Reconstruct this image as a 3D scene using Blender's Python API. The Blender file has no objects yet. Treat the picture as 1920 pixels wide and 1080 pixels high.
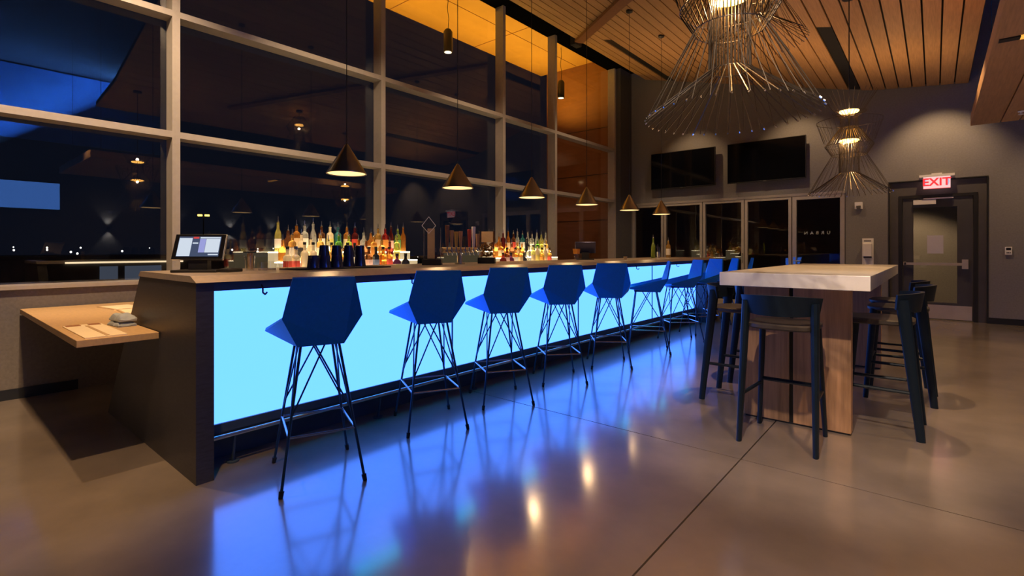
import bpy, math, random
from mathutils import Vector, Matrix
random.seed(7)
R = math.radians
C = bpy.context.scene.collection
scn = bpy.context.scene

# ------------------------------------------------------------------ camera, world, exposure
cam_d = bpy.data.cameras.new('camera')
cam_d.sensor_width = 36.0
cam_d.lens = 942.0 / 1920.0 * 36.0
cam_d.shift_y = -72.0 / 1920.0
cam_d.clip_end = 400
cam = bpy.data.objects.new('camera', cam_d)
cam.location = (0, 0, 1.23)
cam.rotation_euler = (R(90), 0, R(40.06))
C.objects.link(cam)
scn.camera = cam
scn.view_settings.view_transform = 'Standard'
scn.view_settings.look = 'None'
scn.view_settings.exposure = 0.0
scn.view_settings.gamma = 1.0
scn.view_settings.use_curve_mapping = False
world = bpy.data.worlds.new('night_sky')
scn.world = world
world.use_nodes = True
world.node_tree.nodes['Background'].inputs[0].default_value = (0.10, 0.14, 0.30, 1)
world.node_tree.nodes['Background'].inputs[1].default_value = 0.03
WARM = (1.0, 0.62, 0.30)
WARM2 = (1.0, 0.70, 0.42)
AMBER = (1.0, 0.54, 0.07)


def spot(name, loc, target, power, angle=60, blend=0.6, color=WARM, size=0.06):
    d = bpy.data.lights.new(name, 'SPOT')
    d.energy = power; d.color = color; d.spot_size = R(angle); d.spot_blend = blend; d.shadow_soft_size = size
    o = bpy.data.objects.new(name, d)
    o.location = loc
    o.rotation_euler = (Vector(target) - Vector(loc)).to_track_quat('-Z', 'Y').to_euler()
    C.objects.link(o)
    return o


def point(name, loc, power, color=WARM, size=0.05):
    d = bpy.data.lights.new(name, 'POINT')
    d.energy = power; d.color = color; d.shadow_soft_size = size
    o = bpy.data.objects.new(name, d); o.location = loc
    C.objects.link(o)
    return o


# recessed ceiling downlights (floor, niche table, dining table)
for i, (x, y, z, tx, ty, p, a) in enumerate((
        (-1.9, 0.42, 4.30, -4.10, 0.20, 500, 46),
        (-4.05, 0.50, 4.75, -4.2, 0.1, 380, 56),
        (0.45, 1.9, 4.05, 0.45, 2.3, 430, 68),
        (-0.75, 4.9, 4.0, -0.75, 4.9, 420, 50),
        (0.2, 7.6, 3.95, 0.3, 7.4, 260, 85),
        (-1.6, -1.0, 3.9, -2.2, -0.3, 70, 60),
        (1.6, 1.4, 2.95, 1.6, 1.4, 190, 90),
        (1.8, 4.6, 2.9, 1.8, 4.6, 170, 100),
        (2.0, 8.0, 2.9, 2.0, 8.0, 220, 120),
        (4.0, 4.0, 4.5, 4.0, 4.0, 180, 130))):
    spot('downlight', (x, y, z), (tx, ty, 0), p, a, 0.7, WARM, 0.04)
spot('table_spot', (-0.35, 0.9, 4.0), (-0.70, 3.95, 0), 620, 34, 0.7, (1.0, 0.78, 0.60), 0.04)
# grazing wall washers on the far wall (scallops over the screens and the exit door)
for x, p in ((-4.2, 60), (-2.1, 85), (0.05, 120), (2.15, 120)):
    spot('wall_washer', (x, 10.55, 4.02 if x > -1.5 else 4.4), (x, 11.52, 2.35), p, 82, 0.75, (1.0, 0.64, 0.33), 0.03)
for x in (-4.6, -2.6):
    spot('downlight', (x, 9.6, 4.4), (x, 11.2, 0.8), 150, 60, 0.8, WARM2, 0.03)  # extra spots added to brighten the folding-door frames on the far wall
for y in (3.4, 6.9):
    spot('bottle_fill', (-4.3, y, 4.75), (-5.45, y, 1.15), 190, 34, 0.8, WARM2, 0.03)  # added from above to brighten the bottles and their labels
# light on the window frames
for y, p in ((0.6, 850), (3.0, 240), (5.6, 170), (8.4, 110)):
    spot('mullion_light', (-3.9, y, 4.75), (-5.95, y + 0.6, 2.2), p, 70, 0.8, WARM2, 0.03)
# wood ceiling brightened by added up-spots, floating in mid-air without fixtures
for x, y, z, p in ((-4.3, 9.2, 3.3, 46), (-2.4, 8.6, 3.0, 60), (-0.6, 9.4, 2.9, 48)):
    spot('ceiling_fill', (x, y, z), (x, y, 6), p, 150, 1.0, (1.0, 0.58, 0.24), 0.02)
# strip light added under the bar lip to tint the floor cyan-blue
d = bpy.data.lights.new('bar_blue_fill', 'AREA'); d.shape = 'RECTANGLE'; d.size = 0.10; d.size_y = 7.5; d.energy = 7; d.color = (0.0, 0.65, 0.9)
blue_fill = bpy.data.objects.new('bar_blue_fill', d); blue_fill.location = (-3.05, 4.80, 1.004); C.objects.link(blue_fill)

# ------------------------------------------------------------------ materials
MATS = {}


def mat(name, col, rough=0.5, metal=0.0, var=0.12, scale=6.0, stretch=(1, 1, 1), bump=0.0, spec=0.5, trans=0.0, ior=1.45,
        coat=0.0, coat_ior=1.5, coat_rough=0.08, emit=None, estr=0.0, rvar=0.0, detail=4.0, objrand=0.0, alpha=1.0):
    m = bpy.data.materials.new(name); m.use_nodes = True
    nt = m.node_tree; nd = nt.nodes; lk = nt.links
    b = nd['Principled BSDF']
    tc = nd.new('ShaderNodeTexCoord'); mp = nd.new('ShaderNodeMapping'); nz = nd.new('ShaderNodeTexNoise')
    mp.inputs['Scale'].default_value = stretch
    nz.inputs['Scale'].default_value = scale; nz.inputs['Detail'].default_value = detail; nz.inputs['Roughness'].default_value = 0.6
    lk.new(tc.outputs['Object'], mp.inputs['Vector']); lk.new(mp.outputs['Vector'], nz.inputs['Vector'])
    rp = nd.new('ShaderNodeValToRGB')
    lo = [max(0, c * (1 - var)) for c in col]; hi = [min(1, c * (1 + var)) for c in col]
    rp.color_ramp.elements[0].position = 0.3; rp.color_ramp.elements[1].position = 0.7
    rp.color_ramp.elements[0].color = (*lo, 1); rp.color_ramp.elements[1].color = (*hi, 1)
    lk.new(nz.outputs['Fac'], rp.inputs['Fac'])
    out = rp.outputs['Color']
    if objrand:
        oi = nd.new('ShaderNodeObjectInfo'); hs = nd.new('ShaderNodeHueSaturation'); ma = nd.new('ShaderNodeMapRange')
        ma.inputs['To Min'].default_value = 1 - objrand; ma.inputs['To Max'].default_value = 1 + objrand
        lk.new(oi.outputs['Random'], ma.inputs['Value']); lk.new(ma.outputs['Result'], hs.inputs['Value'])
        lk.new(out, hs.inputs['Color']); out = hs.outputs['Color']
    lk.new(out, b.inputs['Base Color'])
    b.inputs['Roughness'].default_value = rough; b.inputs['Metallic'].default_value = metal
    b.inputs['Specular IOR Level'].default_value = spec; b.inputs['IOR'].default_value = ior
    b.inputs['Transmission Weight'].default_value = trans; b.inputs['Coat Weight'].default_value = coat
    b.inputs['Coat Roughness'].default_value = coat_rough; b.inputs['Coat IOR'].default_value = coat_ior
    if rvar:
        mr = nd.new('ShaderNodeMapRange'); n2 = nd.new('ShaderNodeTexNoise'); n2.inputs['Scale'].default_value = scale * 0.7
        n2.inputs['Detail'].default_value = 5
        lk.new(mp.outputs['Vector'], n2.inputs['Vector']); lk.new(n2.outputs['Fac'], mr.inputs['Value'])
        mr.inputs['From Min'].default_value = 0.3; mr.inputs['From Max'].default_value = 0.7
        mr.inputs['To Min'].default_value = rough - rvar; mr.inputs['To Max'].default_value = rough + rvar
        lk.new(mr.outputs['Result'], b.inputs['Roughness'])
    if bump:
        bp = nd.new('ShaderNodeBump'); bp.inputs['Strength'].default_value = bump; bp.inputs['Distance'].default_value = 0.01
        lk.new(nz.outputs['Fac'], bp.inputs['Height']); lk.new(bp.outputs['Normal'], b.inputs['Normal'])
    if emit:
        b.inputs['Emission Color'].default_value = (*emit, 1); b.inputs['Emission Strength'].default_value = estr
    MATS[name] = m
    return m


def glass_mat(name, f0=0.05, tint=(0.93, 0.95, 0.96), rough=0.0):
    m = bpy.data.materials.new(name); m.use_nodes = True
    nt = m.node_tree; nd = nt.nodes; lk = nt.links
    nd.remove(nd['Principled BSDF'])
    out = nd['Material Output']
    g = nd.new('ShaderNodeNewGeometry'); dot = nd.new('ShaderNodeVectorMath'); dot.operation = 'DOT_PRODUCT'
    lk.new(g.outputs['Normal'], dot.inputs[0]); lk.new(g.outputs['Incoming'], dot.inputs[1])
    ab = nd.new('ShaderNodeMath'); ab.operation = 'ABSOLUTE'; lk.new(dot.outputs['Value'], ab.inputs[0])
    inv = nd.new('ShaderNodeMath'); inv.operation = 'SUBTRACT'; inv.inputs[0].default_value = 1; lk.new(ab.outputs[0], inv.inputs[1])
    pw = nd.new('ShaderNodeMath'); pw.operation = 'POWER'; pw.inputs[1].default_value = 5; lk.new(inv.outputs[0], pw.inputs[0])
    mu = nd.new('ShaderNodeMath'); mu.operation = 'MULTIPLY_ADD'; mu.inputs[1].default_value = 1 - f0; mu.inputs[2].default_value = f0
    lk.new(pw.outputs[0], mu.inputs[0])
    tr = nd.new('ShaderNodeBsdfTransparent'); gl = nd.new('ShaderNodeBsdfGlossy')
    tr.inputs['Color'].default_value = (*tint, 1); gl.inputs['Roughness'].default_value = rough
    mx = nd.new('ShaderNodeMixShader')
    lk.new(mu.outputs[0], mx.inputs[0]); lk.new(tr.outputs[0], mx.inputs[1]); lk.new(gl.outputs[0], mx.inputs[2])
    lk.new(mx.outputs[0], out.inputs['Surface'])
    MATS[name] = m
    return m


def emis(name, col, s):
    m = mat(name, (0.02, 0.02, 0.02), 0.4, var=0.0, emit=col, estr=s)
    return m


mat('concrete', (0.20, 0.165, 0.14), 0.35, var=0.30, scale=1.3, detail=9, rvar=0.06, spec=0.5, coat=1.0, coat_ior=2.5, coat_rough=0.14)
mat('wall_grey', (0.20, 0.19, 0.185), 0.75, var=0.10, scale=40, bump=0.15)
mat('wall_dark', (0.07, 0.066, 0.066), 0.8, var=0.1, scale=30)
mat('knee_wall', (0.16, 0.14, 0.13), 0.7, var=0.12, scale=40, bump=0.1)
mat('pitch', (0.003, 0.003, 0.004), 1.0, var=0.1, spec=0.0)
mat('black', (0.012, 0.012, 0.014), 0.5, var=0.2)
mat('black_gloss', (0.008, 0.008, 0.01), 0.12, var=0.1)
mat('screen_glass', (0.003, 0.003, 0.004), 0.06, var=0.0)
mat('frame_alu', (0.42, 0.37, 0.32), 0.45, var=0.05, scale=20, metal=0.15)
mat('bifold_alu', (0.40, 0.36, 0.33), 0.4, var=0.05, scale=20, metal=0.3)
mat('ceil_wood', (0.44, 0.25, 0.115), 0.6, var=0.16, scale=5, stretch=(14, 0.7, 14), objrand=0.10)
mat('ceil_dark', (0.02, 0.019, 0.022), 0.9, var=0.1)
mat('deck', (0.055, 0.06, 0.075), 0.9, var=0.15, scale=3)
mat('trim_wood', (0.22, 0.10, 0.05), 0.5, var=0.15, scale=6, stretch=(4, 4, 4))
mat('table_wood', (0.36, 0.20, 0.10), 0.45, var=0.35, scale=3.2, stretch=(9, 9, 0.5), objrand=0.12, detail=6)
mat('table_stone', (0.80, 0.75, 0.70), 0.16, var=0.06, scale=9, spec=0.5)
mat('counter_stone', (0.42, 0.35, 0.30), 0.28, var=0.12, scale=30)
mat('bar_dark', (0.035, 0.035, 0.045), 0.42, var=0.25, scale=18, stretch=(1, 1, 6))
mat('niche_dark', (0.010, 0.012, 0.020), 0.5, var=0.2, scale=14)
mat('satin_steel', (0.62, 0.55, 0.45), 0.42, metal=0.55, var=0.05)
mat('bar_kick', (0.035, 0.06, 0.09), 0.5, var=0.15)
mat('ledge_oak', (0.52, 0.34, 0.17), 0.5, var=0.08, scale=7, stretch=(1.5, 10, 6))
mat('navy_shell', (0.003, 0.19, 0.62), 0.5, var=0.06, scale=60, bump=0.03, spec=0.2)
mat('stool_rod', (0.02, 0.06, 0.11), 0.4, metal=0.4, var=0.05)
mat('steel', (0.55, 0.55, 0.55), 0.25, metal=1.0, var=0.05)
mat('brass_steel', (0.65, 0.55, 0.40), 0.28, metal=1.0, var=0.08)
mat('seat_black', (0.005, 0.011, 0.020), 0.42, var=0.12, scale=12, spec=0.3)
mat('seat_pad', (0.045, 0.036, 0.03), 0.42, var=0.15, scale=12)
mat('lamp_cone', (0.34, 0.33, 0.32), 0.30, metal=1.0, var=0.08)
mat('lamp_inner', (0.75, 0.62, 0.45), 0.4, var=0.03)
mat('rod_bronze', (0.13, 0.105, 0.08), 0.35, metal=0.9, var=0.1)
mat('rod_cap', (0.75, 0.75, 0.75), 0.2, metal=1.0, var=0.02)
mat('white_plastic', (0.82, 0.80, 0.77), 0.4, var=0.04)
mat('paper', (0.62, 0.60, 0.66), 0.8, var=0.03)
mat('towel', (0.36, 0.40, 0.45), 0.9, var=0.12, scale=25, bump=0.4)
mat('menu', (0.80, 0.66, 0.45), 0.6, var=0.05)
mat('menu_strip', (0.30, 0.13, 0.05), 0.6, var=0.1)
mat('door_grey', (0.062, 0.060, 0.064), 0.5, var=0.08)
mat('door_casing', (0.085, 0.078, 0.076), 0.55, var=0.08)
mat('tin_navy', (0.07, 0.075, 0.16), 0.22, metal=0.7, var=0.1)
mat('rubber', (0.010, 0.010, 0.012), 0.7, var=0.1)
mat('soffit', (0.70, 0.40, 0.12), 0.6, var=0.06, scale=2, stretch=(1, 1, 1))
mat('ext_wall', (0.30, 0.13, 0.06), 0.7, var=0.10, scale=3, stretch=(1, 1, 6))
mat('asphalt', (0.02, 0.02, 0.022), 0.9, var=0.2)
mat('cyl_black', (0.004, 0.008, 0.009), 0.35, var=0.05)
mat('blue_wall', (0.10, 0.22, 0.50), 0.7, var=0.10, scale=4)
mat('far_build', (0.10, 0.09, 0.085), 0.8, var=0.2, scale=2)
mat('duct', (0.35, 0.36, 0.40), 0.4, metal=0.5, var=0.1)
mat('baseboard', (0.014, 0.016, 0.02), 0.4, var=0.1)
mat('fruit', (0.30, 0.13, 0.015), 0.4, var=0.5, scale=30)
mat('acrylic', (0.75, 0.70, 0.64), 0.15, trans=0.85, var=0.04)
mat('orange_card', (0.75, 0.30, 0.03), 0.5, var=0.1)
mat('wood_stick', (0.55, 0.38, 0.22), 0.6, var=0.15, scale=60)
mat('tap_wood_a', (0.22, 0.09, 0.05), 0.4, var=0.2, scale=20)
mat('tap_wood_b', (0.42, 0.24, 0.13), 0.4, var=0.2, scale=20)
mat('tap_gold', (0.60, 0.40, 0.12), 0.35, metal=0.6, var=0.1)
mat('red_sign', (0.55, 0.02, 0.03), 0.5, var=0.02, emit=(0.9, 0.04, 0.05), estr=0.9)
emis('blue_panel', (0.060, 0.208, 1.0), 3.7)
emis('exit_face', (1.0, 0.58, 0.56), 1.05)
emis('exit_grey', (0.62, 0.60, 0.95), 0.75)
emis('lamp_disc', (1.0, 0.60, 0.23), 1.9)
emis('led_disc', (1.0, 0.46, 0.08), 14.0)
emis('shelf_glow', (1.0, 0.78, 0.46), 9.0)
emis('riser_glow', (1.0, 0.74, 0.40), 0.55)
emis('cyl_glow', (1.0, 0.72, 0.42), 4.0)
emis('spot_glow', (1.0, 0.75, 0.5), 3.0)
emis('screen_white', (0.75, 0.86, 1.0), 0.8)
emis('screen_navy', (0.03, 0.07, 0.16), 0.8)
emis('screen_lilac', (0.36, 0.40, 0.85), 0.8)
emis('screen_red', (0.75, 0.05, 0.05), 0.8)
emis('street_amber', (1.0, 0.55, 0.08), 6.0)
emis('street_white', (1.0, 0.92, 0.8), 5.0)
emis('strip_warm', (1.0, 0.75, 0.45), 1.2)
emis('blue_screen', (0.10, 0.30, 1.0), 3.0)
emis('dim_window', (0.5, 0.6, 0.85), 0.10)
emis('slot_orange', (1.0, 0.42, 0.06), 1.2)
glass_mat('window_glass', 0.06)
glass_mat('door_glass', 0.05)
glass_mat('tumbler_glass', 0.10, (0.96, 0.96, 0.95))
glass_mat('acrylic_clear', 0.05, (0.97, 0.95, 0.93))

# ------------------------------------------------------------------ geometry helpers


class MB:
    def __init__(s):
        s.v = []; s.f = []

    def add(s, vs, fs):
        n = len(s.v); s.v += [tuple(p) for p in vs]; s.f += [tuple(i + n for i in f) for f in fs]; return s

    def box(s, x0, x1, y0, y1, z0, z1):
        return s.add([(x0, y0, z0), (x1, y0, z0), (x1, y1, z0), (x0, y1, z0), (x0, y0, z1), (x1, y0, z1), (x1, y1, z1), (x0, y1, z1)],
                     [(3, 2, 1, 0), (4, 5, 6, 7), (0, 1, 5, 4), (1, 2, 6, 5), (2, 3, 7, 6), (3, 0, 4, 7)])

    def hexa(s, bottom, top):
        return s.add(list(bottom) + list(top), [(3, 2, 1, 0), (4, 5, 6, 7), (0, 1, 5, 4), (1, 2, 6, 5), (2, 3, 7, 6), (3, 0, 4, 7)])

    def prism(s, poly, axis, a, b):
        """poly: 2-D points; axis 'x' -> (y,z), 'y' -> (x,z), 'z' -> (x,y)"""
        def P(p, t):
            return (t, p[0], p[1]) if axis == 'x' else ((p[0], t, p[1]) if axis == 'y' else (p[0], p[1], t))
        n = len(poly)
        vs = [P(p, a) for p in poly] + [P(p, b) for p in poly]
        fs = [tuple(range(n))[::-1], tuple(range(n, 2 * n))]
        fs += [(i, (i + 1) % n, n + (i + 1) % n, n + i) for i in range(n)]
        return s.add(vs, fs)

    def tube(s, p, q, r, n=6, r2=None):
        p = Vector(p); q = Vector(q); d = (q - p).normalized()
        a = d.orthogonal().normalized(); b = d.cross(a); r2 = r if r2 is None else r2
        vs = [p + (a * math.cos(t) + b * math.sin(t)) * r for t in [2 * math.pi * i / n for i in range(n)]]
        vs += [q + (a * math.cos(t) + b * math.sin(t)) * r2 for t in [2 * math.pi * i / n for i in range(n)]]
        fs = [(i, (i + 1) % n, n + (i + 1) % n, n + i) for i in range(n)] + [tuple(range(n))[::-1], tuple(range(n, 2 * n))]
        return s.add(vs, fs)

    def path(s, pts, r, n=6, closed=False):
        m = len(pts)
        for i in range(m if closed else m - 1):
            s.tube(pts[i], pts[(i + 1) % m], r, n)
        return s

    def lathe(s, prof, n=16, c=(0, 0, 0), caps=True):
        vs = []
        for r, z in prof:
            for i in range(n):
                t = 2 * math.pi * i / n
                vs.append((c[0] + r * math.cos(t), c[1] + r * math.sin(t), c[2] + z))
        fs = []
        for k in range(len(prof) - 1):
            for i in range(n):
                j = (i + 1) % n
                fs.append((k * n + i, k * n + j, (k + 1) * n + j, (k + 1) * n + i))
        if caps:
            fs.append(tuple(range(n))[::-1]); fs.append(tuple(range((len(prof) - 1) * n, len(prof) * n)))
        return s.add(vs, fs)

    def ring(s, rad, z, r, n=40, c=(0, 0)):
        pts = [(c[0] + rad * math.cos(2 * math.pi * i / n), c[1] + rad * math.sin(2 * math.pi * i / n), z) for i in range(n)]
        return s.path(pts, r, 4, True)

    def mesh(s, name, material, smooth=False):
        me = bpy.data.meshes.new(name)
        me.from_pydata(s.v, [], s.f); me.update()
        me.materials.append(MATS[material] if isinstance(material, str) else material)
        if smooth:
            me.polygons.foreach_set('use_smooth', [True] * len(me.polygons))
            try:
                me.set_sharp_from_angle(angle=R(38))
            except Exception:
                pass
        return me

    def build(s, name, material, parent=None, smooth=False, bevel=0.0, loc=None):
        return obj(name, s.mesh(name, material, smooth), parent, bevel, loc)


def obj(name, me, parent=None, bevel=0.0, loc=None):
    o = bpy.data.objects.new(name, me); C.objects.link(o)
    if parent: o.parent = parent
    if loc: o.location = loc
    if bevel:
        b = o.modifiers.new('bevel', 'BEVEL'); b.width = bevel; b.segments = 2; b.limit_method = 'ANGLE'
    return o


def tag(o, label=None, cat=None, group=None, kind=None):
    if label: o['label'] = label
    if cat: o['category'] = cat
    if group: o['group'] = group
    if kind: o['kind'] = kind
    return o


def thing(name, label, cat, loc=(0, 0, 0), rz=0.0, group=None):
    o = bpy.data.objects.new(name, None); C.objects.link(o)
    o.location = loc; o.rotation_euler = (0, 0, rz); o.empty_display_size = 0.1
    return tag(o, label, cat, group)


def struct(name, loc=(0, 0, 0)):
    o = bpy.data.objects.new(name, None); C.objects.link(o); o.location = loc
    o['kind'] = 'structure'
    return o


def copy_tree(o, parent=None):
    c = o.copy(); C.objects.link(c)
    if parent: c.parent = parent
    for ch in o.children:
        copy_tree(ch, c)
    return c


ORD = ['first', 'second', 'third', 'fourth', 'fifth', 'sixth', 'seventh', 'eighth', 'ninth', 'tenth', 'eleventh', 'twelfth',
       'thirteenth', 'fourteenth', 'fifteenth', 'sixteenth', 'seventeenth', 'eighteenth', 'nineteenth', 'twentieth']


def text(name, body, size, material, parent, loc, rot, extrude=0.004, align='CENTER', spacing=1.0, offset=0.0):
    cu = bpy.data.curves.new(name, 'FONT'); cu.body = body; cu.size = size; cu.extrude = extrude
    cu.align_x = align; cu.align_y = 'CENTER'; cu.materials.append(MATS[material])
    cu.space_character = spacing; cu.offset = offset
    tmp = bpy.data.objects.new(name, cu); C.objects.link(tmp)
    bpy.context.view_layer.update()
    me = bpy.data.meshes.new_from_object(tmp.evaluated_get(bpy.context.evaluated_depsgraph_get()))
    bpy.data.objects.remove(tmp)
    o = obj(name, me, parent); o.location = loc; o.rotation_euler = rot
    return o


# ------------------------------------------------------------------ floor: four polished slabs with saw-cut joints
XL, XR, YN, YF = -5.80, 6.5, -4.0, 11.5
fl = tag(MB().box(XL - 0.3, XR, YN, YF + 0.1, -0.20, -0.03).build('floor', 'ceil_dark'), kind='structure')
g = 0.004
for x0, x1 in ((XL - 0.3, -0.87 - g), (-0.87 + g, XR)):
    for y0, y1 in ((YN, 3.12 - g), (3.12 + g, YF + 0.1)):
        MB().box(x0, x1, y0, y1, -0.03, 0.0).build('slab', 'concrete', fl)

# ------------------------------------------------------------------ window wall (left)
kw = tag(MB().box(-6.10, -5.80, YN, YF, 0, 0.90).build('wall_left', 'knee_wall'), kind='structure')
MB().box(-6.10, -5.77, YN, 10.93, 0.90, 0.93).build('sill', 'frame_alu', kw)
tag(MB().box(-5.80, -5.785, YN, 0.93, 0, 0.085).build('baseboard_left', 'baseboard'), kind='structure')
tag(MB().box(-6.10, -5.40, YN, 11.48, 5.60, 5.95).build('trim_1', 'pitch'), kind='structure')   # dark head band above the glass
tag(MB().box(-6.10, -5.78, 10.93, 11.5, 0.0, 5.60).build('trim_2', 'wall_dark'), kind='structure')
MULL = (-0.84, 1.713, 4.222, 6.803, 8.412, 10.893)
TR = (2.365, 2.43, 3.593, 3.655)
for k in range(5):
    a, b = MULL[k] + 0.035, MULL[k + 1] - 0.035
    w = struct('window_%d' % (k + 1), (-6.0, a, 0.93))
    W = Matrix.Translation((6.0, -a, -0.93))

    def wb(name, m, x0, x1, y0, y1, z0, z1):
        return MB().box(x0 + 6.0, x1 + 6.0, y0 - a, y1 - a, z0 - 0.93, z1 - 0.93).build(name, m, w)
    if k == 0:
        wb('mullion', 'frame_alu', -6.085, -5.90, MULL[0] - 0.035, a, 0.93, 5.60)
    wb('mullion', 'frame_alu', -6.085, -5.90, b, b + 0.07, 0.93, 5.60)
    wb('transom', 'frame_alu', -6.085, -5.90, a, b, TR[0], TR[1])
    wb('transom', 'frame_alu', -6.085, -5.90, a, b, TR[2], TR[3])
    for z0, z1 in ((0.93, TR[0]), (TR[1], TR[2]), (TR[3], 5.60)):
        wb('pane', 'window_glass', -6.097, -6.085, a, b, z0, z1)

# ------------------------------------------------------------------ far wall with folding glass doors and exit door
BX0, BX1, BZ = -5.75, -1.31, 2.36
DX0, DX1, DZ = -0.63, 0.67, 2.445
wl = MB()
wl.box(-5.80, BX0, YF, YF + 0.2, 0, 6.2)
wl.box(BX0, BX1, YF, YF + 0.2, BZ, 6.2)
wl.box(BX1, DX0, YF, YF + 0.2, 0, 6.2)
wl.box(DX0, DX1, YF, YF + 0.2, DZ, 6.2)
wl.box(DX1, XR, YF, YF + 0.2, 0, 6.2)
tag(wl.build('wall_back', 'wall_grey'), kind='structure')
bb = MB(); bb.box(BX1 + 0.02, DX0, YF - 0.015, YF, 0, 0.10); bb.box(DX1, XR, YF - 0.015, YF, 0, 0.10)
tag(bb.build('baseboard_back', 'baseboard'), kind='structure')
tag(MB().box(XR, XR + 0.2, YN, YF + 0.2, 0, 6.2).build('wall_right', 'wall_dark'), kind='structure')
tag(MB().box(-6.1, XR + 0.2, YN - 0.2, YN, 0, 6.2).build('wall_front', 'wall_dark'), kind='structure')

# folding glass doors
bf = struct('door_2', (0, YF, 0))
F = 0.05


def fr(name, x0, x1, z0, z1, m='bifold_alu', y0=-0.02, y1=0.06, parent=None):
    return MB().box(x0, x1, y0, y1, z0, z1).build(name, m, parent or bf)


fr('head_rail', BX0, BX1, BZ - 0.05, BZ, y0=-0.03, y1=0.10)
fr('floor_track', BX0, BX1, 0.0, 0.02, y0=0.0, y1=0.08, m='steel')
XS = [BX0, -4.94, -4.02, -3.13, -2.22, BX1]
for k in range(5):
    x0, x1 = XS[k] + 0.008, XS[k + 1] - 0.008
    lf = bpy.data.objects.new('door_leaf', None); C.objects.link(lf); lf.parent = bf
    f2 = 0.055 if k < 4 else 0.075
    MB().box(x0, x0 + f2, -0.02, 0.06, 0.02, BZ - 0.05).build('stile', 'bifold_alu', lf)
    MB().box(x1 - f2, x1, -0.02, 0.06, 0.02, BZ - 0.05).build('stile', 'bifold_alu', lf)
    MB().box(x0 + f2, x1 - f2, -0.02, 0.06, BZ - 0.05 - f2, BZ - 0.05).build('top_rail', 'bifold_alu', lf)
    MB().box(x0 + f2, x1 - f2, -0.02, 0.06, 0.02, 0.14).build('bottom_rail', 'bifold_alu', lf)
    MB().box(x0 + f2, x1 - f2, 0.015, 0.027, 0.14, BZ - 0.05 - f2).build('pane', 'door_glass', lf)
    if k == 4:
        h = MB(); h.box(x0 + 0.015, x0 + 0.06, -0.028, -0.02, 0.86, 1.08); h.tube((x0 + 0.04, -0.02, 1.0), (x0 + 0.04, -0.065, 1.0), 0.010)
        h.tube((x0 + 0.03, -0.062, 1.0), (x0 + 0.17, -0.062, 1.0), 0.010)
        h.build('lever_handle', 'steel', lf)
        text('lettering', 'URBAN', 0.085, 'white_plastic', lf, ((x0 + x1) / 2 - 0.02, 0.032, 1.56), (R(90), 0, R(180)), 0.001, spacing=2.0)
    elif k == 1 or k == 2:
        MB().box(x1 - 0.04, x1 - 0.02, -0.035, -0.02, 0.95, 1.15).build('latch', 'steel', lf)

# exit door in its recessed surround
dr = struct('door_1', (0, YF, 0))


def db(name, m, x0, x1, y0, y1, z0, z1, parent=None):
    return MB().box(x0, x1, y0, y1, z0, z1).build(name, m, parent or dr)


sr = MB(); sr.box(DX0, -0.50, 0.05, 0.20, 0, DZ); sr.box(0.56, DX1, 0.05, 0.20, 0, DZ); sr.box(-0.50, 0.56, 0.05, 0.20, 2.20, DZ)
sr.build('surround', 'door_casing', dr)
ed = MB(); ed.box(DX0 - 0.018, DX0, -0.012, 0.05, 0, DZ + 0.018); ed.box(DX1, DX1 + 0.018, -0.012, 0.05, 0, DZ + 0.018)
ed.box(DX0, DX1, -0.012, 0.05, DZ, DZ + 0.018)
ed.build('reveal_edge', 'black', dr)
cs = MB(); cs.box(-0.50, -0.445, 0.03, 0.2, 0, 2.20); cs.box(0.505, 0.56, 0.03, 0.2, 0, 2.20); cs.box(-0.445, 0.505, 0.03, 0.2, 2.15, 2.20)
cs.build('door_frame', 'black', dr)
leaf = bpy.data.objects.new('door_leaf', None); C.objects.link(leaf); leaf.parent = dr
db('stile', 'door_grey', -0.44, -0.29, 0.06, 0.11, 0.012, 2.145, leaf)
db('stile', 'door_grey', 0.30, 0.50, 0.06, 0.11, 0.012, 2.145, leaf)
db('top_rail', 'door_grey', -0.29, 0.30, 0.06, 0.11, 1.98, 2.145, leaf)
db('bottom_rail', 'door_grey', -0.29, 0.30, 0.06, 0.11, 0.012, 0.30, leaf)
db('pane', 'door_glass', -0.29, 0.30, 0.08, 0.09, 0.30, 1.98, leaf)
db('kick_plate', 'satin_steel', -0.43, 0.49, 0.055, 0.06, 0.02, 0.26, leaf)
pb = MB(); pb.box(-0.42, 0.40, 0.0, 0.03, 0.955, 1.0); pb.box(0.36, 0.44, -0.01, 0.06, 0.90, 1.06); pb.box(-0.43, -0.39, 0.0, 0.06, 0.95, 1.01)
pb.build('push_bar', 'satin_steel', leaf)
cl = MB(); cl.box(-0.29, 0.02, -0.01, 0.06, 2.03, 2.11); cl.box(-0.15, 0.25, 0.01, 0.03, 2.12, 2.14)
cl.build('door_closer', 'white_plastic', leaf)
pp = MB().box(-0.10, 0.12, 0.072, 0.079, 1.16, 1.48).build('paper_notice', 'paper'); pp.location = (0, YF, 0)
tag(pp, 'blank white paper notice taped to the glass of the exit door', 'notice')

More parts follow.
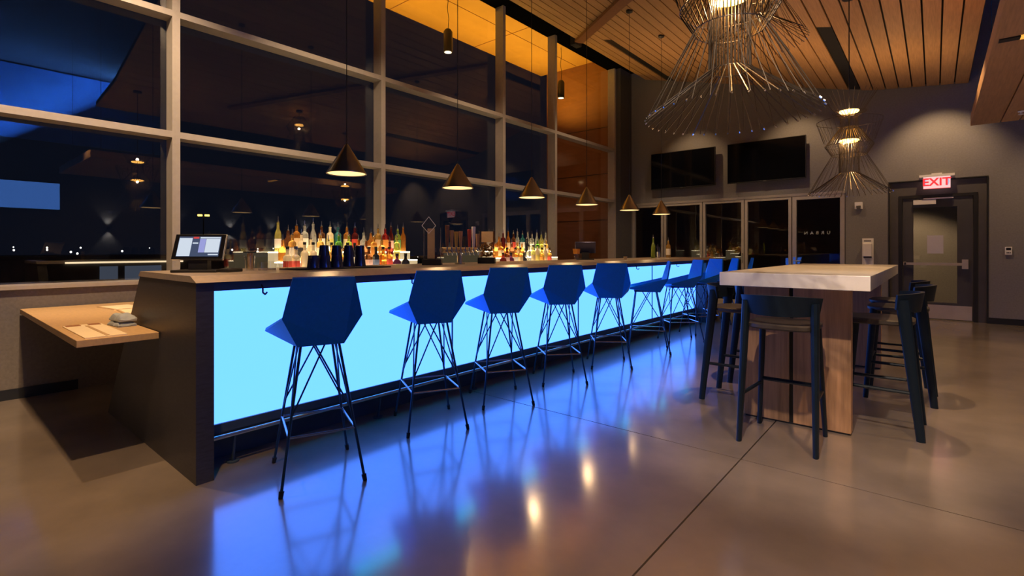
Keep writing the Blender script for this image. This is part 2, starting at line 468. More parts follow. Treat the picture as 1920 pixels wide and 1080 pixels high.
# vestibule behind the exit door
vb = MB(); vb.box(-1.3, -1.2, YF + 0.2, YF + 2.4, 0, 2.6); vb.box(0.9, 1.0, YF + 0.2, YF + 2.4, 0, 2.6)
vb.box(-1.3, 1.0, YF + 2.4, YF + 2.5, 0, 2.6); vb.box(-1.3, 1.0, YF + 0.2, YF + 2.5, 2.6, 2.7)
tag(vb.build('wall_vestibule', 'wall_grey'), kind='structure')
tag(MB().box(-1.3, 1.0, YF + 0.1, YF + 2.5, -0.1, -0.001).build('floor_vestibule', 'concrete'), kind='structure')
tag(MB().box(-1.2, 0.9, YF + 2.38, YF + 2.4, 0, 0.10).build('baseboard_vestibule', 'baseboard'), kind='structure')
spot('vestibule_lamp', (-0.55, YF + 1.2, 2.5), (-0.45, YF + 1.9, 0.6), 130, 100, 0.5)

# ------------------------------------------------------------------ ceiling: sloped timber planks
P0, P1, P2 = (-5.40, 5.37), (-0.95, 4.20), (0.45, 4.05)


def ceil_z(x):
    a, b = (P0, P1) if x < P1[0] else (P1, P2)
    return a[1] + (b[1] - a[1]) * (x - a[0]) / (b[0] - a[0])


deck = MB()
deck.box(-6.1, XR + 0.2, YN, YF + 0.2, 6.2, 6.35)
ce = tag(deck.build('ceiling', 'deck'), kind='structure')
CY0, CY1 = 2.3, 11.47
bk = MB()
for a, b in ((P0, P1), (P1, P2)):
    bk.hexa([(a[0], CY0, a[1] + 0.035), (b[0], CY0, b[1] + 0.035), (b[0], CY1, b[1] + 0.035), (a[0], CY1, a[1] + 0.035)],
            [(a[0], CY0, a[1] + 0.10), (b[0], CY0, b[1] + 0.10), (b[0], CY1, b[1] + 0.10), (a[0], CY1, a[1] + 0.10)])
bk.build('plank_backing', 'ceil_dark', ce)
NP = 31
PW = (P2[0] - P0[0]) / NP
SLOT = {3: 8.42, 22: 7.95}
for i in range(NP):
    x0, x1 = P0[0] + i * PW + 0.010, P0[0] + (i + 1) * PW - 0.010
    y1 = SLOT.get(i, CY1)
    z0, z1 = ceil_z(x0), ceil_z(x1)
    m = MB().hexa([(x0, CY0, z0), (x1, CY0, z1), (x1, y1, z1), (x0, y1, z0)],
                  [(x0, CY0, z0 + 0.03), (x1, CY0, z1 + 0.03), (x1, y1, z1 + 0.03), (x0, y1, z0 + 0.03)])
    m.build('plank', 'ceil_wood', ce)
    if i in SLOT:
        n = MB().hexa([(x0, y1, z0 + 0.012), (x1, y1, z1 + 0.012), (x1, CY1, z1 + 0.012), (x0, CY1, z0 + 0.012)],
                      [(x0, y1, z0 + 0.03), (x1, y1, z1 + 0.03), (x1, CY1, z1 + 0.03), (x0, CY1, z0 + 0.03)])
        n.build('air_slot', 'black', ce)
# diagonal timber trim across the planks with its dark end bracket
ds = MB()
pts = []
for x, y in ((-5.40, 8.47), (-0.95, 4.22)):
    pts.append((x, y, ceil_z(x)))
w = 0.065
ds.hexa([(pts[0][0] - w, pts[0][1] - w, pts[0][2] - 0.05), (pts[0][0] + w, pts[0][1] + w, pts[0][2] - 0.05), (pts[1][0] + w, pts[1][1] + w, pts[1][2] - 0.05), (pts[1][0] - w, pts[1][1] - w, pts[1][2] - 0.05)],
        [(pts[0][0] - w, pts[0][1] - w, pts[0][2]), (pts[0][0] + w, pts[0][1] + w, pts[0][2]), (pts[1][0] + w, pts[1][1] + w, pts[1][2]), (pts[1][0] - w, pts[1][1] - w, pts[1][2])])
tr = tag(ds.build('trim_3', 'trim_wood'), kind='structure')
MB().box(-5.52, -5.40, 8.36, 8.58, 5.28, 5.50).build('bracket', 'ceil_dark', tr)

# lower floating timber panel on the right
cp = thing('ceiling_panel', 'floating timber ceiling panel hung low beside the exit door', 'ceiling panel', (0.386, 2.2, 2.96))
xs = [0.0, 0.30] + [0.30 + 0.185 * k for k in range(1, 17)]
tilt = 0.010
cpb = MB().hexa([(0.0, 0, 0.03 + 7.3 * tilt), (3.26, 0, 0.03 + 7.3 * tilt), (3.26, 7.3, 0.03), (0.0, 7.3, 0.03)],
                [(0.0, 0, 0.15 + 7.3 * tilt), (3.26, 0, 0.15 + 7.3 * tilt), (3.26, 7.3, 0.15), (0.0, 7.3, 0.15)])
cpb.build('panel_core', 'ceil_wood', cp)
for k in range(len(xs) - 1):
    a, b = xs[k] + (0 if k == 0 else 0.008), xs[k + 1] - 0.008
    MB().hexa([(a, 0, 7.3 * tilt), (b, 0, 7.3 * tilt), (b, 7.3, 0), (a, 7.3, 0)],
              [(a, 0, 0.03 + 7.3 * tilt), (b, 0, 0.03 + 7.3 * tilt), (b, 7.3, 0.03), (a, 7.3, 0.03)]).build('plank', 'ceil_wood', cp)
sl = MB().box(0.03, 0.16, 3.66, 3.74, 0.024, 0.037).build('light_slot', 'black', cp)
MB().box(0.16, 0.60, 3.66, 3.74, 0.022, 0.037).build('slot_light', 'slot_orange', cp)
hw = MB()
for x in (0.2, 3.0):
    for y in (0.2, 3.6, 7.1):
        hw.tube((x, y, 0.15), (x, y, 3.2), 0.006, 4)
hw.build('hanger_wires', 'steel', cp)
sp = MB(); sp.lathe([(0.035, 0.0), (0.03, -0.012), (0.012, -0.014), (0.012, -0.035), (0.03, -0.037), (0.03, -0.042)], 12)
so = sp.build('sprinkler_head', 'white_plastic', loc=(0.83, 8.9, 2.96))
tag(so, 'small white sprinkler head under the floating timber panel', 'sprinkler')

# ------------------------------------------------------------------ bar
BF, Y0, Y1 = -2.94, 0.942, 9.14
PX = -3.12                       # plane of the glowing panels
br = thing('bar_counter', 'long dark bar with a glowing blue front and stone top', 'bar', (PX, Y0, 0))


def bl(mb, name, m, parent=None, bevel=0.0, smooth=False):
    mb.v = [(x - PX, y - Y0, z) for x, y, z in mb.v]
    return mb.build(name, m, parent or br, smooth, bevel)


bl(MB().prism([(BF, 0), (BF, 1.056), (-3.95, 1.056), (-4.79, 0)], 'y', Y0, Y0 + 0.086), 'end_panel', 'bar_dark')
bl(MB().prism([(BF, 0), (BF, 1.056), (-3.70, 1.056), (-3.70, 0)], 'y', 8.58, Y1), 'end_block', 'bar_dark')
# countertop: chamfered front edge
bl(MB().prism([(-2.925, 1.056), (-3.015, 1.090), (-3.93, 1.090), (-3.97, 1.056)], 'y', Y0 - 0.004, Y1 + 0.004), 'countertop', 'counter_stone')
bl(MB().box(-3.14, BF - 0.01, Y0 + 0.086, 8.58, 1.0075, 1.056), 'top_rail', 'bar_kick')
bl(MB().box(-3.30, -3.235, Y0 + 0.086, 8.58, 0.0, 0.19), 'kick_board', 'bar_kick')
bl(MB().box(-3.30, -3.105, Y0 + 0.086, 8.58, 0.19, 0.24), 'bottom_rail', 'bar_kick')
bl(MB().box(-3.70, -3.30, Y0 + 0.086, 8.58, 0.0, 1.05), 'carcass', 'bar_dark')
seams = [Y0 + 0.086, 2.92, 4.88, 6.84, 8.58]
for k in range(4):
    bl(MB().box(PX - 0.02, PX, seams[k] + 0.004, seams[k + 1] - 0.004, 0.24, 1.0075), 'light_panel', 'blue_panel')
for yy in seams[1:4]:
    bl(MB().box(PX - 0.02, PX + 0.012, yy - 0.004, yy + 0.004, 0.24, 1.0075), 'panel_joint', 'bar_kick')
ft = MB(); ft.tube((-3.09, Y0 + 0.086, 0.170), (-3.09, 8.58, 0.170), 0.014, 10)
rail = bl(ft, 'foot_rail', 'steel', smooth=True)
for k in range(8):
    yy = 1.19 + 0.995 * k
    if yy < 8.5:
        p = MB().tube((-3.12, yy, 0.0), (-3.09, yy, 0.165), 0.009, 8).tube((-3.12, yy, 0.0), (-3.12, yy, 0.008), 0.035, 12)
        p.v = [(x - PX, y - Y0, z) for x, y, z in p.v]
        p.build('rail_post', 'bar_kick', rail)
for yy in (1.28, 2.35, 3.30, 4.98, 5.98, 7.3):
    hk = MB().path([(-2.955, yy, 1.03), (-2.935, yy, 1.015), (-2.935, yy, 0.985), (-2.915, yy + 0.004, 0.975), (-2.900, yy + 0.008, 0.988)], 0.005, 6)
    bl(hk, 'bag_hook', 'black')

# ------------------------------------------------------------------ ledge table in the corner by the window
lt = MB().prism([(-5.775, 0.56), (-3.53, 0.56), (-3.53, 0.936), (-4.26, 0.936), (-4.26, 1.60), (-5.775, 1.60)], 'z', 0.70, 0.74)
lo = lt.build('ledge_table', 'ledge_oak', bevel=0.003)
tag(lo, 'pale oak ledge table between the window wall and the end of the bar', 'table')
mn = thing('menu_board', 'wooden menu board lying at the front edge of the ledge table', 'menu', (-3.78, 0.70, 0.74), R(0))
MB().box(-0.43, 0.22, -0.10, 0.09, 0.0, 0.006).build('board', 'menu', mn)
MB().box(-0.43, -0.36, 0.02, 0.08, 0.006, 0.008).build('leather_tab', 'menu_strip', mn)
MB().box(-0.43, -0.36, -0.09, -0.02, 0.006, 0.008).build('leather_tab', 'menu_strip', mn)
MB().box(-0.34, 0.20, -0.005, 0.012, 0.006, 0.008).build('clip_strip', 'ledge_oak', mn)
for k, (x, y, rz) in enumerate(((-5.25, 1.12, 8), (-4.85, 1.14, -4))):
    m = thing('menu_sheet', ('left' if k == 0 else 'right') + ' one of the two menu sheets lying at the back of the ledge table', 'menu', (x, y, 0.74), R(rz), 'menu sheets at the back of the ledge table')
    MB().box(-0.17, 0.17, -0.11, 0.11, 0, 0.008).build('cover', 'menu', m)
    MB().box(-0.17, 0.17, -0.11, -0.095, 0.008, 0.010).build('binding', 'ledge_oak', m)
# folded towel
tw = thing('folded_towel', 'folded grey-blue towel resting on the ledge table', 'towel', (-4.02, 0.862, 0.74), R(5))


def pillow(cx, cy, z, hx, hy, h, n=10):
    m = MB(); vs = []; fs = []
    for j in range(n + 1):
        for i in range(n + 1):
            u, v = -1 + 2 * i / n, -1 + 2 * j / n
            e = (1 - abs(u) ** 4) * (1 - abs(v) ** 4)
            vs.append((cx + u * hx, cy + v * hy, z + h * (0.25 + 0.75 * e ** 0.5) + 0.004 * math.sin(5 * u + 3 * v)))
    b = len(vs)
    for j in range(n + 1):
        for i in range(n + 1):
            u, v = -1 + 2 * i / n, -1 + 2 * j / n
            vs.append((cx + u * hx * 0.97, cy + v * hy * 0.97, z))
    for j in range(n):
        for i in range(n):
            a = j * (n + 1) + i
            fs.append((a, a + 1, a + n + 2, a + n + 1)); fs.append((b + a + n + 1, b + a + n + 2, b + a + 1, b + a))
    ed = [i for i in range(n + 1)] + [k * (n + 1) + n for k in range(1, n + 1)] + [n * (n + 1) + n - k for k in range(1, n + 1)] + [(n - k) * (n + 1) for k in range(1, n)]
    for q in range(len(ed)):
        a, c = ed[q], ed[(q + 1) % len(ed)]
        fs.append((a, b + a, b + c, c))
    m.add(vs, fs)
    return m


pillow(0, 0, 0.0, 0.100, 0.05, 0.035).build('lower_fold', 'towel', tw, True)
pillow(0.008, 0.004, 0.034, 0.092, 0.048, 0.045).build('upper_fold', 'towel', tw, True)

# ------------------------------------------------------------------ faceted bar stools
S = dict(TL=(-0.245, 0.150, 1.09), TR=(-0.245, -0.150, 1.09), ML=(-0.205, 0.195, 0.885), MR=(-0.205, -0.195, 0.885),
         BL=(-0.125, 0.115, 0.728), BR=(-0.125, -0.115, 0.728), FL=(0.225, 0.250, 0.775), FR=(0.225, -0.250, 0.775), FC=(0.25, 0, 0.755))


def make_stool():
    root = thing('bar_stool', 'x', 'stool', group='navy faceted stools along the bar')
    k = list(S.keys()); ix = {n: i for i, n in enumerate(k)}
    vs = [S[n] for n in k]
    fs = [[ix[n] for n in f] for f in (('TL', 'TR', 'MR', 'BR', 'BL', 'ML'), ('ML', 'BL', 'FL'), ('MR', 'FR', 'BR'), ('BL', 'BR', 'FC'), ('BL', 'FC', 'FL'), ('BR', 'FR', 'FC'))]
    me = MB().add(vs, fs).mesh('shell', 'navy_shell')
    sh = obj('shell', me, root)
    so = sh.modifiers.new('thick', 'SOLIDIFY'); so.thickness = 0.018; so.offset = 0
    top = {}; foot = {}
    for sx in (-1, 1):
        for sy in (-1, 1):
            a = Vector((0.03 + sx * 0.12, sy * 0.095, 0.735)); b = Vector((sx * 0.24, sy * 0.205, 0.0))
            top[sx, sy] = a; foot[sx, sy] = b
            MB().tube(a, b, 0.0075, 8).build('leg', 'stool_rod', root, True)
            MB().tube(b + (a - b) * 0.045, b, 0.013, 8, 0.011).build('foot_cap', 'black', root, True)
    P = lambda sx, sy, t: foot[sx, sy].lerp(top[sx, sy], t)
    t = 0.37
    for q in (((-1, -1), (-1, 1)), ((-1, 1), (1, 1)), ((1, 1), (1, -1)), ((1, -1), (-1, -1))):
        MB().tube(P(*q[0], t), P(*q[1], t), 0.0065, 6).build('footrest_bar', 'steel', root)
    for (sx, sy) in top:
        o1 = Vector((0.03 + sx * 0.12, -sy * 0.03, 0.73)); o2 = Vector((0.03 - sx * 0.05, sy * 0.095, 0.735))
        MB().tube(o1, P(sx, sy, 0.50), 0.005, 5).build('brace', 'stool_rod', root)
        MB().tube(o2, P(sx, sy, 0.43), 0.005, 5).build('brace', 'stool_rod', root)
    sb = MB().box(-0.11, 0.17, -0.105, 0.105, 0.722, 0.738).build('seat_plate', 'stool_rod', root)
    return root


stool = make_stool()
SP = [(-2.62, 1.44, 159), (-2.75, 2.364, 153), (-2.735, 3.106, 147), (-2.728, 3.94, 138), (-2.68, 4.80, 127),
      (-2.66, 5.74, 208), (-2.62, 6.65, 224), (-2.62, 7.45, 234), (-2.62, 8.25, 214), (-2.60, 9.1, 200)]
for i, (x, y, a) in enumerate(SP):
    o = stool if i == 0 else copy_tree(stool)
    o.location = (x, y, 0); o.rotation_euler = (0, 0, R(a))
    o['label'] = 'navy faceted bar stool, %s along the glowing bar from the near end' % ORD[i]

# ------------------------------------------------------------------ stone table on timber slabs
tb = thing('high_table', 'high communal table with a thick pale stone top on timber slab legs', 'table', (-0.725, 3.65, 0))
MB().box(-0.435, 0.435, 0, 2.92, 0.980, 1.072).build('tabletop', 'table_stone', tb, bevel=0.004)
for yy in (0.32, 2.74):
    MB().box(-0.359, -0.060, yy, yy + 0.085, 0.012, 0.98).build('slab_leg', 'table_wood', tb, bevel=0.003)
    MB().box(-0.035, 0.305, yy, yy + 0.085, 0.012, 0.98).build('slab_leg', 'table_wood', tb, bevel=0.003)
    MB().box(-0.07, -0.025, yy + 0.02, yy + 0.06, 0.0, 0.98).build('spline', 'black', tb)
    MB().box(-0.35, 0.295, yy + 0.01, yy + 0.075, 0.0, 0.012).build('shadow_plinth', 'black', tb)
MB().box(-0.05, 0.01, 0.405, 2.74, 0.93, 0.98).build('stretcher', 'black', tb)


def arc_band(r, a0, a1, z0, z1, th, cx, n=18, lean=0.02):
    m = MB(); vs = []; fs = []
    for i in range(n + 1):
        t = R(a0 + (a1 - a0) * i / n)
        k = abs(-1 + 2 * i / n)
        zt = z1 - 0.012 * k ** 2; zb = z0 + 0.02 * k ** 3
        for rr, zz in ((r, zb), (r + lean, zt), (r + lean + th, zt), (r + th, zb)):
            vs.append((cx + rr * math.cos(t), rr * math.sin(t) * 1.06, zz))
    for i in range(n):
        for q in range(4):
            fs.append((i * 4 + q, i * 4 + (q + 1) % 4, (i + 1) * 4 + (q + 1) % 4, (i + 1) * 4 + q))
    fs.append((3, 2, 1, 0)); fs.append((n * 4, n * 4 + 1, n * 4 + 2, n * 4 + 3))
    return m.add(vs, fs)


def make_counter_stool():
    root = thing('counter_stool', 'x', 'stool', group='black stools around the high table')
    seat = MB(); n = 28; prof = []
    def sup(a, hx, hy):
        c, s = math.cos(a), math.sin(a); e = 0.55
        return (hx * math.copysign(abs(c) ** e, c), hy * math.copysign(abs(s) ** e, s))
    vs = []; fs = []
    for z, k in ((0.725, 0.93), (0.735, 1.0), (0.755, 1.0), (0.763, 0.93), (0.755, 0.45)):
        for i in range(n):
            p = sup(2 * math.pi * i / n, 0.205 * k, 0.205 * k); vs.append((p[0], p[1], z))
    for q in range(4):
        for i in range(n):
            j = (i + 1) % n; fs.append((q * n + i, q * n + j, (q + 1) * n + j, (q + 1) * n + i))
    fs.append(tuple(range(n))[::-1]); fs.append(tuple(range(4 * n, 5 * n)))
    MB().add(vs, fs).build('seat', 'seat_pad', root, True)
    arc_band(0.21, 118, 242, 0.815, 0.945, 0.022, 0.0).build('backrest', 'seat_black', root, True)

    def leg(p0, p1, r0, r1, e=1.35):
        m = MB(); p0 = Vector(p0); p1 = Vector(p1); nn = 10; vs = []
        for t in (0, 0.25, 0.5, 0.75, 1):
            c = p0.lerp(p1, t); r = r0 + (r1 - r0) * t
            for i in range(nn):
                a = 2 * math.pi * i / nn; vs.append((c.x + r * math.cos(a) * e, c.y + r * math.sin(a), c.z))
        fs = [(q * nn + i, q * nn + (i + 1) % nn, (q + 1) * nn + (i + 1) % nn, (q + 1) * nn + i) for q in range(4) for i in range(nn)]
        fs += [tuple(range(nn))[::-1], tuple(range(4 * nn, 5 * nn))]
        return m.add(vs, fs)
    for sy in (-1, 1):
        leg((-0.235, sy * 0.215, 0), (-0.140, sy * 0.195, 0.90), 0.016, 0.026, 1.5).build('leg', 'seat_black', root, True)
        leg((0.205, sy * 0.20, 0), (0.150, sy * 0.165, 0.74), 0.014, 0.021).build('leg', 'seat_black', root, True)
        MB().tube((0.186, sy * 0.185, 0.30), (-0.205, sy * 0.205, 0.30), 0.012, 8).build('side_rail', 'seat_black', root, True)
    MB().tube((0.178, -0.185, 0.33), (0.178, 0.185, 0.33), 0.014, 8).build('foot_rail', 'seat_black', root, True)
    return root


cst = make_counter_stool()
for i, (x, y, a, lab) in enumerate((
        (-0.75, 3.655, 90, 'black counter stool tucked under the near short end of the high table'),
        (-1.235, 4.395, 0, 'black counter stool on the bar side of the high table, nearer one'),
        (-1.215, 5.07, 0, 'black counter stool on the bar side of the high table, farther one'),
        (-0.30, 4.35, 180, 'nearest black counter stool on the exit-door side of the high table'),
        (-0.235, 5.30, 180, 'middle black counter stool on the exit-door side of the high table'),
        (-0.28, 5.99, 180, 'farthest black counter stool on the exit-door side of the high table'))):
    o = cst if i == 0 else copy_tree(cst)
    o.location = (x, y, 0); o.rotation_euler = (0, 0, R(a)); o['label'] = lab

# ------------------------------------------------------------------ cone pendants over the bar
LX = -3.57
LY = [2.207, 3.419, 4.601, 5.801, 7.033, 8.208]


def make_cone():
    root = thing('cone_pendant', 'x', 'lamp', group='cone pendants in a row above the bar')
    m = MB(); n = 36
    m.lathe([(0.153, 0.0), (0.155, 0.004), (0.012, 0.235), (0.006, 0.240)], n, caps=False)
    m.lathe([(0.006, 0.232), (0.150, 0.0), (0.153, 0.0)], n, caps=False)
    m.build('shade', 'lamp_cone', root, True)
    MB().lathe([(0.143, 0.004), (0.143, 0.008)], n).build('diffuser', 'lamp_disc', root)
    MB().lathe([(0.150, 0.0), (0.155, 0.0), (0.155, 0.005), (0.150, 0.005)], n, caps=False).build('rim', 'lamp_cone', root)
    MB().tube((0, 0, 0.235), (0, 0, ceil_z(LX) - 1.83), 0.0035, 6).build('cord', 'black', root)
    MB().lathe([(0.05, ceil_z(LX) - 1.83), (0.05, ceil_z(LX) - 1.86), (0.01, ceil_z(LX) - 1.87)], 16).build('canopy', 'black', root)
    return root


cone = make_cone()
for i, y in enumerate(LY):
    o = cone if i == 0 else copy_tree(cone)
    o.location = (LX, y, 1.83)
    o['label'] = 'dark metal cone pendant, %s in the row over the bar from the near end' % ORD[i]
    spot('pendant_light', (LX, y, 1.825), (LX, y, 0), 13, 146, 0.25, WARM, 0.07)

# ------------------------------------------------------------------ wire rod chandeliers


def make_chandelier(top, short, K=0.91):
    root = thing('rod_chandelier', 'x', 'chandelier', group='wire rod chandeliers')
    tiers = (('lower_skirt', 0.190, 0.485, 0.455, 0.0, 32), ('inner_cone', 0.110, 0.255, 0.455, 0.0, 40), ('inner_cylinder', 0.105, 0.68, 0.110, 0.255, 36),
             ('bucket', 0.265, 0.61, 0.190, 0.485, 40), ('upper_cone', 0.10, 0.84, 0.265, 0.61, 40), ('outer_wing', 0.36, 0.92, 0.275, 0.66, 36),
             ('neck', 0.092, 0.98, 0.10, 0.84, 28), ('crown', 0.19, 1.035, 0.095, 0.98, 28), ('plume', 0.30, 1.28, 0.15, 1.04, 30))
    for name, r1, z1, r2, z2, n in tiers:
        if short and name in ('outer_wing', 'neck', 'crown', 'plume'):
            continue
        m = MB(); r1 *= K; z1 *= K; r2 *= K; z2 *= K; rr = (0.0022 if name in ('lower_skirt', 'outer_wing', 'plume') else 0.0030)
        for i in range(n):
            a = 2 * math.pi * i / n
            a2 = a + (0.10 if name in ('lower_skirt', 'outer_wing') else 0.0)
            m.tube((r1 * math.cos(a), r1 * math.sin(a), z1), (r2 * math.cos(a2), r2 * math.sin(a2), z2), rr, 4)
        o = m.build(name, 'rod_bronze', root); o['kind'] = 'stuff'
        if name == 'inner_cone':
            c = MB()
            for i in range(n):
                a = 2 * math.pi * i / n
                c.tube((0.452 * K * math.cos(a), 0.452 * K * math.sin(a), 0.004), (0.461 * K * math.cos(a), 0.461 * K * math.sin(a), -0.004), 0.0042, 5)
            q = c.build('rod_tips', 'rod_cap', root); q['kind'] = 'stuff'
    for r, z in ((0.110, 0.255), (0.190, 0.485), (0.265, 0.61), (0.10, 0.84), (0.36, 0.92), (0.19, 1.035)):
        if short and z > 0.85:
            continue
        MB().ring(r * K, z * K, 0.0028).build('hoop', 'rod_bronze', root)
    for z in ((0.655 * K,) if short else (0.655 * K, 1.03 * K)):
        MB().lathe([(0.085, z), (0.098, z + 0.004), (0.098, z + 0.02), (0.085, z + 0.024)], 24).build('light_disc', 'led_disc', root)
    MB().tube((0, 0, 0.68 * K), (0, 0, top - 0.02), 0.006, 6).build('suspension_rod', 'black', root)
    MB().lathe([(0.07, top), (0.07, top - 0.03), (0.01, top - 0.04)], 16).build('canopy', 'black', root)
    return root


for i, (x, y, z, lab) in enumerate((
        (-0.80, 2.677, 1.913, 'large wire rod chandelier with a flared skirt, hanging nearest the camera'),
        (-0.762, 7.01, 1.889, 'wire rod chandelier hanging far off in front of the exit-door wall'),
        (-1.377, 5.50, 3.33, 'wire rod chandelier hung highest, mostly above the picture behind the large one'))):
    o = make_chandelier(ceil_z(x) - z, z > 3, 1.0 if z > 3 else 0.91)
    o.location = (x, y, z); o['label'] = lab
    if z < 3:
        point('chandelier_light', (x, y, z + 0.585), 9, WARM, 0.02)
        point('chandelier_light', (x, y, z + 1.00), 8, WARM, 0.02)
    else:
        point('chandelier_light', (x, y, z + 0.585), 10, WARM, 0.02)

# ------------------------------------------------------------------ television screens and wall fittings
for x0, x1, lab in ((-5.18, -3.69, 'dark wall-mounted television on the left, nearer the window'), (-3.43, -1.94, 'dark wall-mounted television on the right, over the glass doors')):
    t = thing('television', lab, 'television', ((x0 + x1) / 2, YF - 0.022, 3.075), 0, 'televisions above the folding glass doors')
    h = (x1 - x0) / 2
    MB().box(-h, h, -0.16, -0.11, -0.425, 0.425).build('casing', 'black', t, bevel=0.004)
    MB().box(-h + 0.012, h - 0.012, -0.164, -0.160, -0.405, 0.413).build('screen', 'screen_glass', t)
    MB().box(-0.25, 0.25, -0.11, 0.0, -0.2, 0.2).build('wall_bracket', 'black', t)
    MB().box(-0.03, 0.03, -0.166, -0.160, -0.428, -0.412).build('badge', 'steel', t)
ex = thing('exit_sign', 'lit white exit sign with red letters above the dark door', 'sign', (0.03, YF - 0.10, 2.42))
MB().box(-0.235, 0.235, -0.03, 0.10, 0.075, 0.115).build('canopy_bar', 'white_plastic', ex)
MB().box(-0.07, 0.07, -0.02, 0.10, 0.115, 0.135).build('mounting_box', 'white_plastic', ex)
MB().box(-0.180, 0.180, -0.008, 0.008, -0.125, 0.075).build('face_plate', 'exit_face', ex)
text('lettering', 'EXIT', 0.185, 'red_sign', ex, (-0.005, -0.012, -0.022), (R(90), 0, 0), 0.002, offset=0.005)
for s in (-1, 1):
    MB().prism([(s * 0.150 - s * 0.0, 0.045), (s * 0.168, -0.02), (s * 0.150, -0.085), (s * 0.135, -0.085), (s * 0.150, -0.02), (s * 0.135, 0.045)][::s], 'y', -0.013, -0.009).build('chevron', 'exit_grey', ex)
MB().box(-0.180, 0.180, -0.006, 0.006, -0.131, -0.125).build('lower_edge', 'red_sign', ex)
hs = thing('horn_strobe', 'white fire alarm strobe on the wall between the glass doors and exit door', 'alarm', (-1.095, YF, 2.058))
MB().box(-0.062, 0.062, -0.05, 0, -0.065, 0.065).build('housing', 'white_plastic', hs, bevel=0.006)
MB().box(-0.035, 0.035, -0.065, -0.05, -0.045, 0.0).build('lens', 'acrylic', hs)
MB().box(-0.03, 0.03, -0.052, -0.049, -0.06, -0.048).build('grille', 'black', hs)
sd = thing('sanitizer_dispenser', 'tall white soap dispenser mounted on a backing plate beside the glass doors', 'dispenser', (-0.955, YF, 1.20))
MB().box(-0.088, 0.088, -0.008, 0, -0.26, 0.24).build('backing_plate', 'white_plastic', sd)
MB().box(-0.075, 0.065, -0.10, -0.008, -0.10, 0.15).build('body', 'white_plastic', sd, bevel=0.012)
MB().box(-0.06, 0.06, -0.09, -0.008, -0.125, -0.10).build('nozzle', 'black', sd)
MB().box(-0.06, 0.05, -0.012, -0.008, 0.185, 0.200).build('lettering_bar', 'door_grey', sd)
th = thing('thermostat', 'small white thermostat on the grey wall right of the exit door', 'thermostat', (0.925, YF, 1.21))
MB().box(-0.042, 0.042, -0.025, 0, -0.065, 0.065).build('housing', 'white_plastic', th, bevel=0.005)
MB().box(-0.028, 0.028, -0.027, -0.025, 0.01, 0.05).build('display', 'black', th)
for s in (-0.018, 0.0, 0.018):
    MB().box(s - 0.006, s + 0.006, -0.029, -0.025, -0.04, -0.02).build('button', 'door_casing', th)

# ------------------------------------------------------------------ back bar along the windows
bb_ = thing('back_bar', 'low dark back bar cabinet running under the windows', 'cabinet', (-5.10, 2.2, 0))
MB().box(-0.665, -0.05, 0, 6.6, 0.08, 0.87).build('carcass', 'bar_dark', bb_)
MB().box(-0.665, 0.0, -0.02, 6.62, 0.87, 0.90).build('worktop', 'counter_stone', bb_)
MB().box(-0.60, -0.10, 0.05, 6.55, 0.0, 0.08).build('plinth', 'black', bb_)
for k in range(8):
    d = MB().box(-0.05, -0.032, 0.03 + k * 0.82, 0.82 + k * 0.82, 0.12, 0.85).build('cabinet_door', 'bar_kick', bb_)
    MB().tube((-0.02, 0.74 + k * 0.82, 0.5), (-0.02, 0.74 + k * 0.82, 0.68), 0.006, 6).build('handle', 'steel', d)

XT, XM, XF = -5.62, -5.46, -5.30
ZT, ZM, ZF = 1.205, 1.095, 0.985


def shelf(y0, y1, lab):
    o = thing('bottle_shelf', lab, 'shelf', (-5.42, y0, 0.90), 0, 'lit stepped bottle shelves')
    L = y1 - y0
    for x0, x1, z in ((XT - 0.08, XT + 0.08, ZT), (XM - 0.08, XM + 0.08, ZM), (XF - 0.08, XF + 0.08, ZF)):
        st = MB().box(x0 + 5.42, x1 + 5.42, 0, L, 0, z - 0.90 - 0.012).build('step', 'riser_glow', o)
        MB().box(x0 + 5.42, x1 + 5.42, 0, L, z - 0.90 - 0.012, z - 0.90).build('glowing_tread', 'shelf_glow', st)
    return o


shelf(2.54, 4.40, 'glowing stepped bottle shelf at the near end of the back bar')
shelf(6.02, 7.72, 'glowing stepped bottle shelf at the far end of the back bar')

BM = {}


def bmat(n, c, trans=0.55, rough=0.12):
    if n not in BM:
        BM[n] = mat('bottle_' + n, c, rough, trans=trans and 0.75, var=0.05, ior=1.3)
    return 'bottle_' + n


COLS = {'clear': (0.80, 0.80, 0.74), 'amber': (0.72, 0.32, 0.06), 'brown': (0.26, 0.10, 0.04), 'gold': (0.80, 0.50, 0.14), 'red': (0.55, 0.05, 0.04),
        'darkred': (0.22, 0.03, 0.03), 'green': (0.16, 0.45, 0.05), 'lime': (0.55, 0.72, 0.12), 'teal': (0.10, 0.42, 0.42), 'cream': (0.78, 0.66, 0.42),
        'black': (0.02, 0.02, 0.03), 'yellow': (0.80, 0.74, 0.22), 'purple': (0.12, 0.03, 0.10), 'orange': (0.80, 0.36, 0.08)}
for n, c in COLS.items():
    bmat(n, c, 0.0 if n in ('cream', 'black') else 0.55)
LABM = {'white': (0.75, 0.72, 0.64), 'tan': (0.62, 0.46, 0.26), 'red': (0.55, 0.06, 0.04), 'black': (0.03, 0.03, 0.035), 'pink': (0.65, 0.42, 0.40),
        'yellow': (0.72, 0.60, 0.16), 'blue': (0.12, 0.16, 0.28), 'green': (0.12, 0.34, 0.10), 'orange': (0.70, 0.28, 0.05)}
for n, c in LABM.items():
    mat('label_' + n, c, 0.6, var=0.06, scale=30)
